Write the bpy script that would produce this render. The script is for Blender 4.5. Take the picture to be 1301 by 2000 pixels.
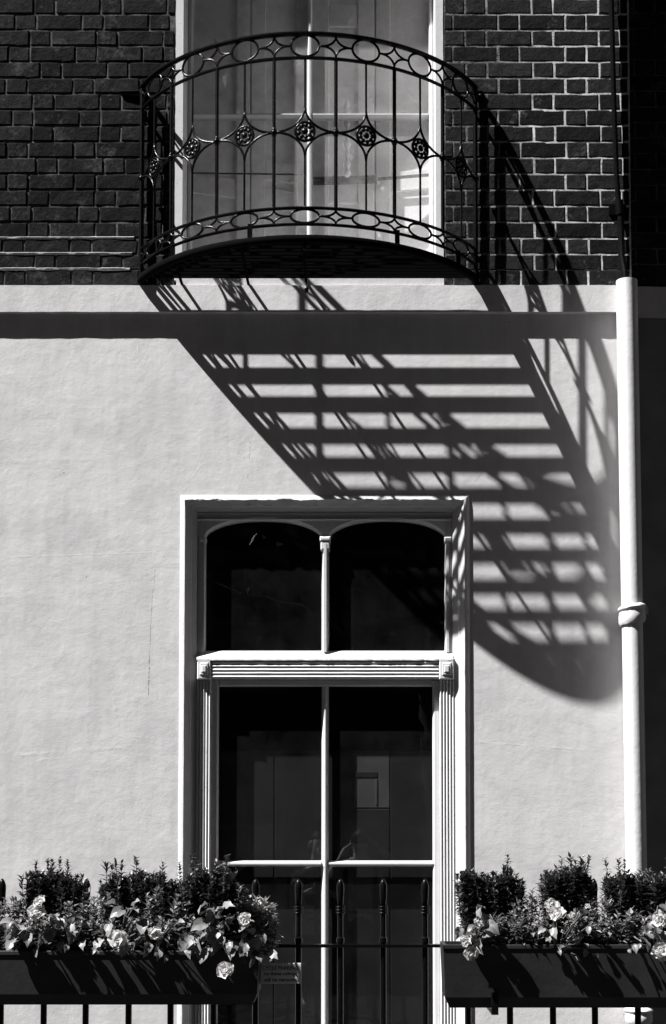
import bpy, bmesh, math, random
from mathutils import Vector, Matrix, noise as mnoise
random.seed(7)
for o in list(bpy.data.objects): bpy.data.objects.remove(o)
SC = bpy.context.scene
COL = SC.collection
R = math.radians
# ---------------------------------------------------------------- camera
D, FPX, PITCH, CZ = 7.0, 2886.0, R(3.0), 1.65
PX0 = 700.0
PY0 = 1640.0 - FPX*math.tan(PITCH)
cam = bpy.data.cameras.new('camera'); camo = bpy.data.objects.new('camera', cam); COL.objects.link(camo)
camo.location = (0, -D, CZ); camo.rotation_euler = (R(90)+PITCH, 0, 0)
cam.sensor_fit = 'VERTICAL'; cam.sensor_height = 36; cam.sensor_width = 36
cam.lens = FPX/2000*36
cam.shift_y = (PY0-1000)/2000; cam.shift_x = -(PX0-650.5)/2000
cam.clip_end = 400; cam.clip_start = .05
SC.camera = camo
# ---------------------------------------------------------------- light
SUN_A, SUN_B = 2.54, 3.78            # sideways and downward travel per metre towards the wall
tosun = Vector((-SUN_A, -1, SUN_B)).normalized()
w = bpy.data.worlds.new('World'); SC.world = w; w.use_nodes = True
nt = w.node_tree; nt.nodes.clear()
sky = nt.nodes.new('ShaderNodeTexSky'); sky.sky_type = 'NISHITA'; sky.sun_disc = False
sky.sun_elevation = math.asin(tosun.z); sky.sun_rotation = math.atan2(tosun.x, tosun.y) % (2*math.pi)
sky.air_density = .25; sky.dust_density = .1
sep = nt.nodes.new('ShaderNodeSeparateColor'); comb = nt.nodes.new('ShaderNodeCombineColor')
bg = nt.nodes.new('ShaderNodeBackground'); out = nt.nodes.new('ShaderNodeOutputWorld')
bg.inputs['Strength'].default_value = .05
tint = nt.nodes.new('ShaderNodeMix'); tint.data_type = 'RGBA'; tint.blend_type = 'MULTIPLY'; tint.inputs[0].default_value = 1
tint.inputs[7].default_value = (1.0, .88, .87, 1)
nt.links.new(sky.outputs[0], sep.inputs[0])
for i in range(3): nt.links.new(sep.outputs[0], comb.inputs[i])      # black-and-white film behind a red filter
nt.links.new(comb.outputs[0], tint.inputs[6]); nt.links.new(tint.outputs[2], bg.inputs[0]); nt.links.new(bg.outputs[0], out.inputs[0])
sl = bpy.data.lights.new('sun', 'SUN'); sl.energy = 5; sl.angle = R(.47); sl.color = (1, .995, .995)
so = bpy.data.objects.new('sun', sl); COL.objects.link(so); so.rotation_euler = tosun.to_track_quat('Z', 'Y').to_euler()
so.location = (-8, -6, 14)
SC.view_settings.view_transform = 'Standard'; SC.view_settings.look = 'None'
SC.view_settings.exposure = 1.5; SC.view_settings.gamma = 1; SC.view_settings.use_curve_mapping = False
SC.cycles.max_bounces = 8; SC.cycles.transparent_max_bounces = 12
SC.cycles.use_denoising = True; SC.cycles.sample_clamp_indirect = 2

# ---------------------------------------------------------------- helpers
def P(px, py, y=0.0):
    """point of the plane at depth y seen at photograph pixel px, py"""
    v = (px-PX0)/FPX; u = (PY0-py)/FPX
    d = Vector((v, math.cos(PITCH)-u*math.sin(PITCH), math.sin(PITCH)+u*math.cos(PITCH)))
    t = (y+D)/d.y
    return Vector((d.x*t, y, CZ+d.z*t))
def X(px, py, y=0.0): return P(px, py, y).x
def Z(py, y=0.0): return P(PX0, py, y).z

class MB:
    def __init__(s): s.v = []; s.f = []; s.smooth = False
    def add(s, vs, fs):
        b = len(s.v); s.v += [tuple(v) for v in vs]; s.f += [tuple(i+b for i in f) for f in fs]
    def box(s, x0, x1, y0, y1, z0, z1):
        s.add([(x0,y0,z0),(x1,y0,z0),(x1,y1,z0),(x0,y1,z0),(x0,y0,z1),(x1,y0,z1),(x1,y1,z1),(x0,y1,z1)],
              [(0,3,2,1),(4,5,6,7),(0,1,5,4),(1,2,6,5),(2,3,7,6),(3,0,4,7)])
    def bbox(s, x0, x1, y0, y1, z0, z1, b=.004):
        """box with bevelled front (low y) edges"""
        f = [(x0+b,y0,z0+b),(x1-b,y0,z0+b),(x1-b,y0,z1-b),(x0+b,y0,z1-b)]
        m = [(x0,y0+b,z0),(x1,y0+b,z0),(x1,y0+b,z1),(x0,y0+b,z1)]
        k = [(x0,y1,z0),(x1,y1,z0),(x1,y1,z1),(x0,y1,z1)]
        fs = [(0,1,2,3),(11,10,9,8)]
        for i in range(4):
            j = (i+1) % 4; fs += [(i+4,j+4,j,i),(i+8,j+8,j+4,i+4)]
        s.add(f+m+k, fs)
    def loft(s, rings, closed=True, caps=True):
        n = len(rings[0]); b = len(s.v)
        for r in rings: s.v += [tuple(p) for p in r]
        for i in range(len(rings)-1):
            for j in range(n if closed else n-1):
                k = (j+1) % n
                s.f.append((b+i*n+j, b+i*n+k, b+(i+1)*n+k, b+(i+1)*n+j))
        if caps and closed:
            s.f.append(tuple(b+j for j in reversed(range(n)))); e = b+(len(rings)-1)*n
            s.f.append(tuple(e+j for j in range(n)))
    def tube(s, pts, r, n=6, closed=False, caps=True):
        pts = [Vector(p) for p in pts]; N = len(pts)
        rr = r if isinstance(r, (list, tuple)) else [r]*N
        tang = []
        for i in range(N):
            a = pts[(i-1) % N] if (closed or i > 0) else pts[i]; c = pts[(i+1) % N] if (closed or i < N-1) else pts[i]
            tang.append((c-a).normalized())
        up = Vector((0,0,1)) if abs(tang[0].z) < .9 else Vector((1,0,0))
        nn = tang[0].cross(up).normalized()
        rings = []
        for i in range(N):
            nn = (nn - tang[i]*nn.dot(tang[i])).normalized(); bb = tang[i].cross(nn)
            rings.append([pts[i]+(nn*math.cos(2*math.pi*k/n)+bb*math.sin(2*math.pi*k/n))*rr[i] for k in range(n)])
        if closed: rings.append(rings[0])
        s.loft(rings, True, caps and not closed)
    def lathe(s, prof, c, n=16, axis='z'):
        rings = []
        for r, h in prof:
            ring = []
            for k in range(n):
                a = 2*math.pi*k/n
                ring.append(Vector((r*math.cos(a), r*math.sin(a), h)) + Vector(c) if axis == 'z' else
                            Vector((r*math.cos(a), -h, r*math.sin(a))) + Vector(c))
            rings.append(ring)
        s.loft(rings)
    def ball(s, c, r, n=8, m=5, sc=(1,1,1)):
        rings = []
        for i in range(m+1):
            t = math.pi*i/m; q = max(math.sin(t), .02)
            rings.append([Vector((c[0]+sc[0]*r*q*math.cos(2*math.pi*k/n), c[1]+sc[1]*r*q*math.sin(2*math.pi*k/n), c[2]-sc[2]*r*math.cos(t))) for k in range(n)])
        s.loft(rings)
    def mesh(s, name, mat=None, smooth=None):
        me = bpy.data.meshes.new(name); me.from_pydata(s.v, [], s.f)
        bm = bmesh.new(); bm.from_mesh(me); bmesh.ops.recalc_face_normals(bm, faces=bm.faces); bm.to_mesh(me); bm.free()
        if mat: me.materials.append(mat)
        if s.smooth if smooth is None else smooth:
            for p in me.polygons: p.use_smooth = True
        return me
    def build(s, name, mat, parent=None, smooth=None, **kw):
        return link(name, s.mesh(name, mat, smooth), parent, **kw)
def link(name, me, parent=None, loc=None, rot=None, scale=None, **kw):
    o = bpy.data.objects.new(name, me); COL.objects.link(o)
    if parent: o.parent = parent
    if loc is not None: o.location = loc
    if rot is not None: o.rotation_euler = rot
    if scale is not None: o.scale = scale
    for k, v in kw.items(): o[k] = v
    return o
def smooth_by_angle(o, deg=35):
    me = o.data
    for p in me.polygons: p.use_smooth = True
    try: me.set_sharp_from_angle(angle=R(deg))
    except Exception: pass
    return o
def thing(name, label, cat, group=None, loc=(0,0,0)):
    o = bpy.data.objects.new(name, None); COL.objects.link(o); o.empty_display_size = .1
    o.location = loc; o['label'] = label; o['category'] = cat
    if group: o['group'] = group
    return o

# ---------------------------------------------------------------- materials
class NT:
    def __init__(s, name):
        s.m = bpy.data.materials.new(name); s.m.use_nodes = True; s.t = s.m.node_tree; s.t.nodes.clear()
        s.out = s.t.nodes.new('ShaderNodeOutputMaterial'); s.tc = s.t.nodes.new('ShaderNodeTexCoord'); s._g = None
    def n(s, typ, **kw):
        x = s.t.nodes.new('ShaderNode'+typ)
        for k, v in kw.items(): setattr(x, k, v)
        return x
    def l(s, a, b): s.t.links.new(a, b)
    def pos(s):
        if s._g is None: s._g = s.n('NewGeometry')
        return s._g.outputs['Position']
    def noise(s, scale, detail=4, rough=.55, co=None, stretch=None):
        x = s.n('TexNoise'); x.inputs['Scale'].default_value = scale; x.inputs['Detail'].default_value = detail; x.inputs['Roughness'].default_value = rough
        co = co or s.pos()
        if stretch:
            mp = s.n('Mapping'); mp.inputs['Scale'].default_value = stretch; s.l(co, mp.inputs[0]); co = mp.outputs[0]
        s.l(co, x.inputs['Vector']); return x.outputs[0]
    def ramp(s, v, stops):
        x = s.n('ValToRGB'); e = x.color_ramp.elements
        for i, (p, c) in enumerate(stops):
            el = e[i] if i < 2 else e.new(p)
            el.position = p; el.color = (c, c*.993, c*.993, 1) if not isinstance(c, tuple) else (*c, 1)
        s.l(v, x.inputs[0]); return x.outputs[0]
    def math(s, op, a, b=None, c=None, clamp=False):
        x = s.n('Math', operation=op, use_clamp=clamp)
        for i, v in enumerate((a, b, c)):
            if v is None: continue
            if isinstance(v, (int, float)): x.inputs[i].default_value = v
            else: s.l(v, x.inputs[i])
        return x.outputs[0]
    def mix(s, f, a, b, blend='MIX'):
        x = s.n('Mix', data_type='RGBA', blend_type=blend)
        for i, v in ((0, f), (6, a), (7, b)):
            if isinstance(v, (int, float)): x.inputs[i].default_value = v if i == 0 else (v, v, v, 1)
            else: s.l(v, x.inputs[i])
        return x.outputs[2]
    def bump(s, h, dist, strength=1, prev=None):
        x = s.n('Bump'); x.inputs['Strength'].default_value = strength; x.inputs['Distance'].default_value = dist
        s.l(h, x.inputs['Height'])
        if prev: s.l(prev, x.inputs['Normal'])
        return x.outputs[0]
    def principled(s, color, rough=.6, spec=.3, normal=None, **kw):
        b = s.n('BsdfPrincipled')
        if isinstance(color, (int, float)): b.inputs['Base Color'].default_value = (color, color*.993, color*.993, 1)
        else: s.l(color, b.inputs['Base Color'])
        if isinstance(rough, (int, float)): b.inputs['Roughness'].default_value = rough
        else: s.l(rough, b.inputs['Roughness'])
        b.inputs['Specular IOR Level'].default_value = spec
        if normal: s.l(normal, b.inputs['Normal'])
        for k, v in kw.items(): b.inputs[k].default_value = v
        s.l(b.outputs[0], s.out.inputs[0]); return b

def mat_simple(name, c, rough=.6, spec=.3, var=.15, nscale=30, bump=0, bscale=120, objvar=0, **kw):
    t = NT(name)
    col = t.ramp(t.noise(nscale), [(.3, c*(1-var)), (.7, c*(1+var))])
    if objvar:
        oi = t.n('ObjectInfo'); f = t.math('MULTIPLY_ADD', oi.outputs['Random'], 2*objvar, 1-objvar)
        x = t.n('Mix', data_type='RGBA', blend_type='MULTIPLY'); x.inputs[0].default_value = 1
        t.l(col, x.inputs[6]); t.l(f, x.inputs[7]); col = x.outputs[2]
    nr = t.bump(t.noise(bscale), bump) if bump else None
    t.principled(col, rough, spec, nr, **kw)
    return t.m

def line_mask(t, x0, z0, x1, z1, width, wob=.006):
    """mask of a hairline from (x0,z0) to (x1,z1), wobbled by noise"""
    sx = t.n('SeparateXYZ'); t.l(t.pos(), sx.inputs[0]); xx, zz = sx.outputs[0], sx.outputs[2]
    n = t.math('MULTIPLY', t.math('SUBTRACT', t.noise(22, 5, .7), .5), wob*2)
    L = math.hypot(x1-x0, z1-z0); ux, uz = (x1-x0)/L, (z1-z0)/L
    ax = t.math('SUBTRACT', xx, x0); az = t.math('SUBTRACT', zz, z0)
    along = t.math('ADD', t.math('MULTIPLY', ax, ux), t.math('MULTIPLY', az, uz))
    acr = t.math('ADD', t.math('SUBTRACT', t.math('MULTIPLY', ax, -uz), t.math('MULTIPLY', az, -ux)), n)
    m = t.math('SUBTRACT', 1, t.math('DIVIDE', t.math('ABSOLUTE', acr), width), clamp=True)
    e = t.math('MULTIPLY', t.math('GREATER_THAN', along, 0), t.math('LESS_THAN', along, L))
    return t.math('MULTIPLY', m, e)

def mat_stucco():
    t = NT('white_stucco_paint')
    big = t.noise(2.2, 4, .6); mid = t.noise(14, 5, .6); fine = t.noise(170, 3, .6)
    trow = t.noise(6, 4, .65, stretch=(.35, 1, 1.6))
    col = t.ramp(t.math('ADD', t.math('MULTIPLY', big, .6), t.math('MULTIPLY', mid, .4)), [(.3, .57), (.7, .68)])
    streak = t.ramp(t.noise(7, 5, .65, stretch=(2.2, 1, .22)), [(.3, .9), (.62, 1.0)])
    col = t.mix(1.0, col, streak, 'MULTIPLY')
    brk = t.ramp(t.noise(9, 4, .7), [(.42, 0.0), (.6, 1.0)])
    crk = []
    for a, b, wd, wb in (((303,1110),(296,1190),.0016,.006),((296,1190),(292,1290),.0022,.006),((292,1290),(290,1358),.0034,.007),
                     ((489,862),(487,896),.0022,.006),((485,920),(484,935),.0015,.004)):
        p, q = P(*a), P(*b); crk.append(line_mask(t, p.x, p.z, q.x, q.z, wd, wb))
    m = crk[0]
    for c in crk[1:]: m = t.math('MAXIMUM', m, c)
    m = t.math('MULTIPLY', m, t.ramp(t.noise(60, 2), [(.36, 0.0), (.56, 1.0)]))
    spots = t.n('TexVoronoi'); spots.inputs['Scale'].default_value = 5.5; t.l(t.pos(), spots.inputs['Vector'])
    sp = t.math('LESS_THAN', spots.outputs['Distance'], .022)
    sp = t.math('MULTIPLY', sp, t.math('GREATER_THAN', t.noise(3, 1), .52))
    m = t.math('MAXIMUM', m, t.math('MULTIPLY', sp, .6))
    pat = t.ramp(t.noise(3.1, 6, .62), [(.43, .925), (.5, 1.0)]); col = t.mix(1.0, col, pat, 'MULTIPLY')
    col = t.mix(m, col, .1)
    # raised and sunk patch lines of old repairs
    rid = None
    for a, b, wd, wb in (((-40,1090),(345,1078),.006,.012),((40,1475),(250,1460),.011,.012),((230,1437),(345,1446),.006,.01),((60,1488),(140,1478),.008,.02),
                     ((268,660),(272,725),.005,.004),((-20,904),(190,896),.016,.012),((175,1320),(170,1450),.012,.02),((212,1250),(228,1420),.012,.02),
                     ((80,1208),(120,1218),.005,.004),((80,1220),(105,1228),.005,.004),((935,1450),(1190,1468),.006,.012),((360,958),(392,908),.007,.003),
                     ((905,968),(938,925),.006,.003)):
        p, q = P(*a), P(*b); k = line_mask(t, p.x, p.z, q.x, q.z, wd, wb); rid = k if rid is None else t.math('ADD', rid, k)
    nr = t.bump(fine, .0004)
    nr = t.bump(t.noise(48, 4, .65), .0005, prev=nr)
    nr = t.bump(mid, .0016, prev=nr)
    nr = t.bump(trow, .0006, prev=nr)
    nr = t.bump(big, .004, prev=nr)
    nr = t.bump(t.math('MULTIPLY', rid, brk), .0003, prev=nr)
    t.principled(col, .75, .2, nr)
    return t.m
def mat_paint(name, c=.78, chips=.5, bump=.0006, rough=.5):
    t = NT(name)
    col = t.ramp(t.noise(9, 5), [(.3, c*.9), (.7, c)])
    ch = t.ramp(t.noise(70, 6, .7), [(.63, 0.0), (.67, chips)])
    col = t.mix(ch, col, .12)
    nr = t.bump(t.noise(45, 4, .6), bump); nr = t.bump(t.noise(260, 2), .00012, prev=nr)
    t.principled(col, rough, .35, nr)
    return t.m
def mat_brick(name, lo, hi, patch, pthr):
    t = NT(name); oi = t.n('ObjectInfo')
    base = t.ramp(t.noise(38, 6, .68), [(.3, lo), (.72, hi)])
    f = t.math('MULTIPLY_ADD', oi.outputs['Random'], 1.1, .45)
    x = t.n('Mix', data_type='RGBA', blend_type='MULTIPLY'); x.inputs[0].default_value = 1; t.l(base, x.inputs[6]); t.l(f, x.inputs[7])
    pm = t.ramp(t.math('ADD', t.math('MULTIPLY', t.noise(7, 6, .72), .75), t.math('MULTIPLY', t.noise(60, 4, .7), .25)), [(pthr, 0.0), (pthr+.14, 1.0)])
    col = t.mix(pm, x.outputs[2], patch)
    nr = t.bump(t.noise(130, 6, .72), .0022); nr = t.bump(t.noise(26, 4, .65), .0042, prev=nr)
    t.principled(col, .92, .08, nr)
    return t.m
def mat_mortar(name, lo, hi, sooty=False):
    t = NT(name)
    col = t.ramp(t.math('ADD', t.math('MULTIPLY', t.noise(6, 5, .7), .6), t.math('MULTIPLY', t.noise(80, 4, .7), .4)), [(.38, lo), (.6, hi)])
    if sooty:                            # soot left on the joints near the window, cleaner towards the corner
        sx = t.n('SeparateXYZ'); t.l(t.pos(), sx.inputs[0])
        g = t.math('ADD', t.math('MULTIPLY', t.math('SUBTRACT', sx.outputs[0], X(955, 300)), 3.2), t.math('MULTIPLY', t.math('SUBTRACT', t.noise(5, 5, .7), .5), 2.2), clamp=True)
        g = t.math('MULTIPLY', g, t.ramp(t.noise(34, 5, .75), [(.36, .25), (.52, 1.0)]))
        col = t.mix(g, t.ramp(t.noise(70, 4, .7), [(.4, .03), (.65, .22)]), col)
    t.principled(col, .95, .1, t.bump(t.noise(150, 5, .7), .0009))
    return t.m
def mat_glass(name, dirt, dirtc=.5):
    t = NT(name)
    nr = t.bump(t.noise(3.5, 2, .5), .0008)
    fr = t.n('Fresnel'); gm = t.n('NewGeometry'); t.l(t.math('MULTIPLY_ADD', gm.outputs['Backfacing'], 1/1.5-1.5, 1.5), fr.inputs['IOR']); t.l(nr, fr.inputs['Normal'])
    tr = t.n('BsdfTransparent'); tr.inputs[0].default_value = (.96, .96, .96, 1)
    gl = t.n('BsdfGlossy'); gl.inputs['Roughness'].default_value = .0; t.l(nr, gl.inputs['Normal'])
    df = t.n('BsdfDiffuse'); df.inputs[0].default_value = (dirtc, dirtc*.985, dirtc*.98, 1)
    m1 = t.n('MixShader'); m2 = t.n('MixShader')
    d = t.ramp(t.noise(5, 6, .7), [(.35, dirt*.35), (.75, dirt*1.7)])
    t.l(d, m1.inputs[0]); t.l(tr.outputs[0], m1.inputs[1]); t.l(df.outputs[0], m1.inputs[2])
    t.l(fr.outputs[0], m2.inputs[0]); t.l(m1.outputs[0], m2.inputs[1]); t.l(gl.outputs[0], m2.inputs[2])
    t.l(m2.outputs[0], t.out.inputs[0])
    return t.m
def mat_planter():
    t = NT('dark_painted_planter')
    col = t.ramp(t.noise(5, 5, .6), [(.35, .011), (.7, .024)])
    sc = t.ramp(t.noise(26, 5, .75, stretch=(1.6, 1, .35)), [(.66, 0.0), (.72, .5)])
    col = t.mix(sc, col, .22)
    t.principled(col, .55, .3, t.bump(t.noise(60, 4), .0006))
    return t.m
def mat_leaf(name, c, var, rough=.45, spec=.4, trans=.25):
    t = NT(name); oi = t.n('ObjectInfo')
    f = t.math('MULTIPLY_ADD', t.math('ADD', t.math('MULTIPLY', oi.outputs['Random'], .5), t.math('MULTIPLY', t.noise(30, 3), .5)), 2*var, 1-var)
    x = t.n('Mix', data_type='RGBA', blend_type='MULTIPLY'); x.inputs[0].default_value = 1; x.inputs[6].default_value = (c, c*.985, c*.98, 1); t.l(f, x.inputs[7])
    b = t.principled(x.outputs[2], rough, spec, t.bump(t.noise(140, 3), .0008))
    tl = t.n('BsdfTranslucent'); t.l(x.outputs[2], tl.inputs[0])
    m = t.n('MixShader'); m.inputs[0].default_value = trans
    t.l(b.outputs[0], m.inputs[1]); t.l(tl.outputs[0], m.inputs[2]); t.l(m.outputs[0], t.out.inputs[0])
    return t.m

M = dict(
    stucco=mat_stucco(), paint=mat_paint('white_joinery_paint', .62, .6), trim=mat_paint('white_plaster_trim', .52, .65, .0012, .65),
    pipe=mat_paint('white_pipe_paint', .62, .35, .0012, .4),
    brick_l=mat_brick('sooty_brick', .005, .018, .07, .54), brick_r=mat_brick('dark_brick', .006, .022, .1, .57),
    mortar_l=mat_mortar('sooty_mortar', .014, .13), mortar_r=mat_mortar('pale_mortar', .3, .72, True), pointing=mat_mortar('smeared_pointing', .16, .42),
    iron=mat_simple('black_iron_paint', .004, .24, .13, .3, 60, .0006, 160),
    rail=mat_simple('black_railing_paint', .003, .26, .14, .3, 60, .0006, 160),
    glass=mat_glass('window_glass', .011), glass_up=mat_glass('dusty_window_glass', .26, .6),
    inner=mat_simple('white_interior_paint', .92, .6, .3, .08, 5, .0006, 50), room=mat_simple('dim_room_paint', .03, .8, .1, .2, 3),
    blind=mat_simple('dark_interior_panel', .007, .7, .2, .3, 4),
    matte=mat_simple('matte_black_iron', .0025, .9, .02, .3, 60),
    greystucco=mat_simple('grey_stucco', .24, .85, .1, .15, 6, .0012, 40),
    blind_lit=mat_simple('lit_patch_panel', .045, .7, .2, .35, 6),  # lighter grey that paints a patch of light
    planter=mat_planter(), soil=mat_simple('dark_soil', .02, .95, .1, .5, 90, .004, 90),
    box=mat_leaf('dark_box_leaf', .055, .6, .4, .5, .15), pale=mat_leaf('pale_variegated_leaf', .34, .4, .5, .3, .25),
    small=mat_leaf('mid_green_leaf', .16, .65, .45, .45, .25), bego=mat_leaf('begonia_leaf', .2, .6, .42, .4, .25),
    petal=mat_leaf('white_petal', .6, .08, .6, .2, .45), stem=mat_simple('plant_stem', .07, .7, .2, .3, 40),
    sign=mat_simple('white_sign_board', .5, .5, .3, .2, 20), ink=mat_simple('black_sign_ink', .02, .6, .2, .1, 20),
    pave=mat_simple('street_paving', .03, .9, .1, .25, 3, .002, 60), road=mat_simple('asphalt', .034, .95, .1, .25, 4, .003, 90),
    opp=mat_simple('opposite_brick', .04, .9, .1, .3, 2), oppw=mat_simple('opposite_white_trim', .3, .7, .2, .1, 2), oppg=mat_simple('opposite_glass', .02, .1, .5, .1, 2),
    skin=mat_simple('skin', .72, .5, .4, .1, 8), cloth=mat_simple('dark_cloth', .05, .85, .1, .2, 20), shirt=mat_simple('mid_shirt', .5, .85, .1, .15, 20),
    hair=mat_simple('dark_hair', .03, .6, .3, .3, 60), gear=mat_simple('black_camera_body', .02, .4, .5, .1, 30),
)

# ================================================================ the setting: street
def structure(name, mb, mat): return mb.build(name, mat, kind='structure')
m = MB(); m.box(-30, 30, -3.9, -1.12, -.25, 0); structure('pavement', m, M['pave'])
m = MB(); m.box(-30, 30, -11.2, -3.9, -.4, -.12); structure('road', m, M['road'])
m = MB(); m.box(-30, 30, -14.6, -11.2, -.25, .0); structure('far_pavement', m, M['pave'])
m = MB(); m.box(-60, 60, -60, 40, -2.9, -2.5); structure('ground', m, M['road'])
m = MB(); m.box(-30, 30, -1.12, -1.02, -2.5, 0); structure('area_retaining_wall', m, M['opp'])

# ================================================================ house
house = thing('town_house', 'old terraced house front of dark brick above white stucco with a tall arched window', 'house')
ZS = Z(556)                          # top of string course = foot of brickwork
XR = X(1234, 600)                    # right-hand corner of the house
XL = -3.4
# lower window opening
OL, OR, OT = X(350, 1350), X(918, 1350), Z(967)
OB = .15
ZTOP = 8.2
# stucco wall (one sheet with an opening, thickness through the returns)
m = MB()
zb = Z(609)
def grid(mb, x0, x1, z0, z1, y, amp=0, step=.12):
    nx = max(1, round((x1-x0)/step)); nz = max(1, round((z1-z0)/step)); b = len(mb.v)
    for j in range(nz+1):
        for i in range(nx+1):
            x = x0+(x1-x0)*i/nx; z = z0+(z1-z0)*j/nz
            mb.v.append((x, y, z))
    for j in range(nz):
        for i in range(nx):
            q = b+j*(nx+1)+i; mb.f.append((q, q+1, q+nx+2, q+nx+1))
ZB = -2.5
grid(m, XL, OL, ZB, OT, 0); grid(m, OR, XR, ZB, OT, 0); grid(m, XL, XR, OT, zb+.03, 0); grid(m, OL, OR, ZB, OB, 0)
m.add([(XR,0,ZB),(XR,.6,ZB),(XR,.6,zb+.03),(XR,0,zb+.03)], [(0,1,2,3)])
m.build('stucco_wall', M['stucco'], house)
# window reveal returns behind the opening
# string course with slightly uneven arrises
def band(mb, x0, x1, z0, z1, yf, yb, jit, step=.04, y_top=None):
    n = int((x1-x0)/step); rings = []
    for i in range(n+1):
        x = x0+(x1-x0)*i/n
        j = [jit*(mnoise.noise(Vector((x*9+k*31, k*7.7, 3)))*1.2+mnoise.noise(Vector((x*37+k*11, 2, k)))*.6) for k in range(4)]
        rings.append([(x, yf+.4*j[0], z0+j[0]), (x, yb, z0+j[1]*.3), (x, yb, z1+j[2]*.3), (x, (y_top if y_top is not None else yf)+.4*j[3], z1+j[3])])
    mb.loft(rings)
m = MB(); SCY = -.032
band(m, XL, X(1205, 585), Z(609, SCY), Z(557, SCY), SCY, .06, .0022)
smooth_by_angle(m.build('string_course', M['stucco'], house))

# ---------------------------------------------------------------- brickwork
UWL, UWR = X(342, 300), X(866, 300)  # upper window outer edges
UWT = Z(-275)
m = MB(); m.box(XL, UWL-.002, .0011, .5, ZS-.1, ZTOP); m.build('sooty_mortar_bed', M['mortar_l'], house)
m = MB(); m.box(UWR+.002, XR, .0004, .5, ZS-.1, ZTOP); m.build('pale_mortar_bed', M['mortar_r'], house)
m = MB(); m.box(UWL-.002, UWR+.002, .0035, .5, UWT+.24, ZTOP); m.build('mortar_over_window', M['mortar_l'], house)
CH = (Z(28)-Z(528.5))/16             # course height
STR, HDR, JT = .222, .1035, .0068
rngb = random.Random(11)
def brick_mesh(L, H, seed, rough):
    r = random.Random(seed); mb = MB(); nx, nz = (6, 3) if L > .15 else (4, 3); b = 0
    fr = []
    for j in range(nz+1):
        for i in range(nx+1):
            edge = i in (0, nx) or j in (0, nz)
            gx = [-L/2, -L/2+.005]+[-L/2+L*k/(nx-2) for k in range(1, nx-2)]+[L/2-.005, L/2]
            gz = [-H/2, -H/2+.005, H/2-.005, H/2]
            x = gx[i]; z = gz[j]; y = -r.random()*.0016*rough
            if edge:
                y += .0016+.0016*r.random()*rough
                x += (r.random()-.5)*.003*rough*(1 if i in (0, nx) else 0); z += (r.random()-.5)*.003*rough*(1 if j in (0, nz) else 0)
                if r.random() < .12*rough: y += .003
            fr.append((x, y, z))
    mb.v = fr
    for j in range(nz):
        for i in range(nx):
            q = j*(nx+1)+i; mb.f.append((q, q+1, q+nx+2, q+nx+1))
    loop = [i for i in range(nx+1)]+[(j+1)*(nx+1)-1 for j in range(1, nz+1)]+[nz*(nx+1)+i for i in range(nx-1, -1, -1)]+[j*(nx+1) for j in range(nz-1, 0, -1)]
    base = len(mb.v); mb.v += [(mb.v[k][0], .022, mb.v[k][2]) for k in loop]
    for a in range(len(loop)):
        c = (a+1) % len(loop); mb.f.append((loop[c], loop[a], base+a, base+c))
    return mb.mesh('brick')
BM = {}
for side, mt, rg in (('l', M['brick_l'], 1.7), ('r', M['brick_r'], 1.3)):
    for kind, L in (('s', STR-JT), ('h', HDR-JT)):
        BM[side+kind] = []
        for k in range(7):
            me = brick_mesh(L, CH-JT, 100+k*3+(L > .15)*40+(side == 'l')*90, rg); me.materials.append(mt); BM[side+kind].append(me)
def brick(side, kind, x0, x1, z, parent, y0=0):
    """lay one brick between x0 and x1 (joint included)"""
    L0 = (STR if kind == 's' else HDR)-JT
    y = y0 - (.0012 if side == 'r' else .0028)*rngb.random()
    o = link('brick', rngb.choice(BM[side+kind]), parent, ((x0+x1)/2, y, z), (0, (rngb.random()-.5)*.008*(2 if side == 'l' else .6), 0), ((x1-x0-JT)/L0, 1, 1))
    return o
row0 = Z(528.5)
PER = STR+HDR
far_bricks = MB()
def far_brick(x0, x1, z):
    L = x1-x0-JT
    if L > .02: far_bricks.bbox(x0+JT/2, x1-JT/2, -.0015-.002*rngb.random(), .02, z-CH/2+JT/2, z+CH/2-JT/2, .003)
def lay(side, xa, xb, z, ctr, parent, y0=0, near=(-9, 9)):
    """a Flemish-bond course from xa to xb; ctr = centre of one header"""
    x = ctr-HDR/2
    while x > xa: x -= PER
    while x < xb:
        for k, L in (('h', HDR), ('s', STR)):
            a, b = max(x, xa), min(x+L, xb)
            if b-a > .03:
                if z < Z(-28) and near[0] < b and a < near[1]: brick(side, k if (b-a) > .13 or k == 'h' else 'h', a, b, z, parent, y0)
                elif y0 == 0: far_brick(a, b, z)
            x += L
for i in range(-1, 24):
    z = row0+CH*(i+.5)
    if i == -1: z = (row0+ZS)/2
    odd = i % 2
    lay('r', UWR+.004, XR-.004, z, X(1126 if odd else 1062, 300)+rngb.uniform(-.004, .004), house)
    lay('l', -2.6, UWL-.004+rngb.uniform(-.006, .004), z, X((33 if i % 2 else 80)+(0 if i % 3 else 14), 300)+rngb.uniform(-.012, .012), house, near=(X(-60, 300), 9))
    if z > UWT+.3: 
        for k in range(8): far_brick(UWL+(UWR-UWL)*k/8, UWL+(UWR-UWL)*(k+1)/8, z)
o = far_bricks.build('brick_course', M['brick_l'], house, kind='stuff')
# flat arch of tall bricks over the upper window (above the frame)
m = MB()
for k in range(18): m.bbox(UWL+(UWR-UWL)*k/18+.003, UWL+(UWR-UWL)*(k+1)/18-.003, -.002, .1, UWT, UWT+.235, .003)
m.build('brick_lintel', M['brick_l'], house)
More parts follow.
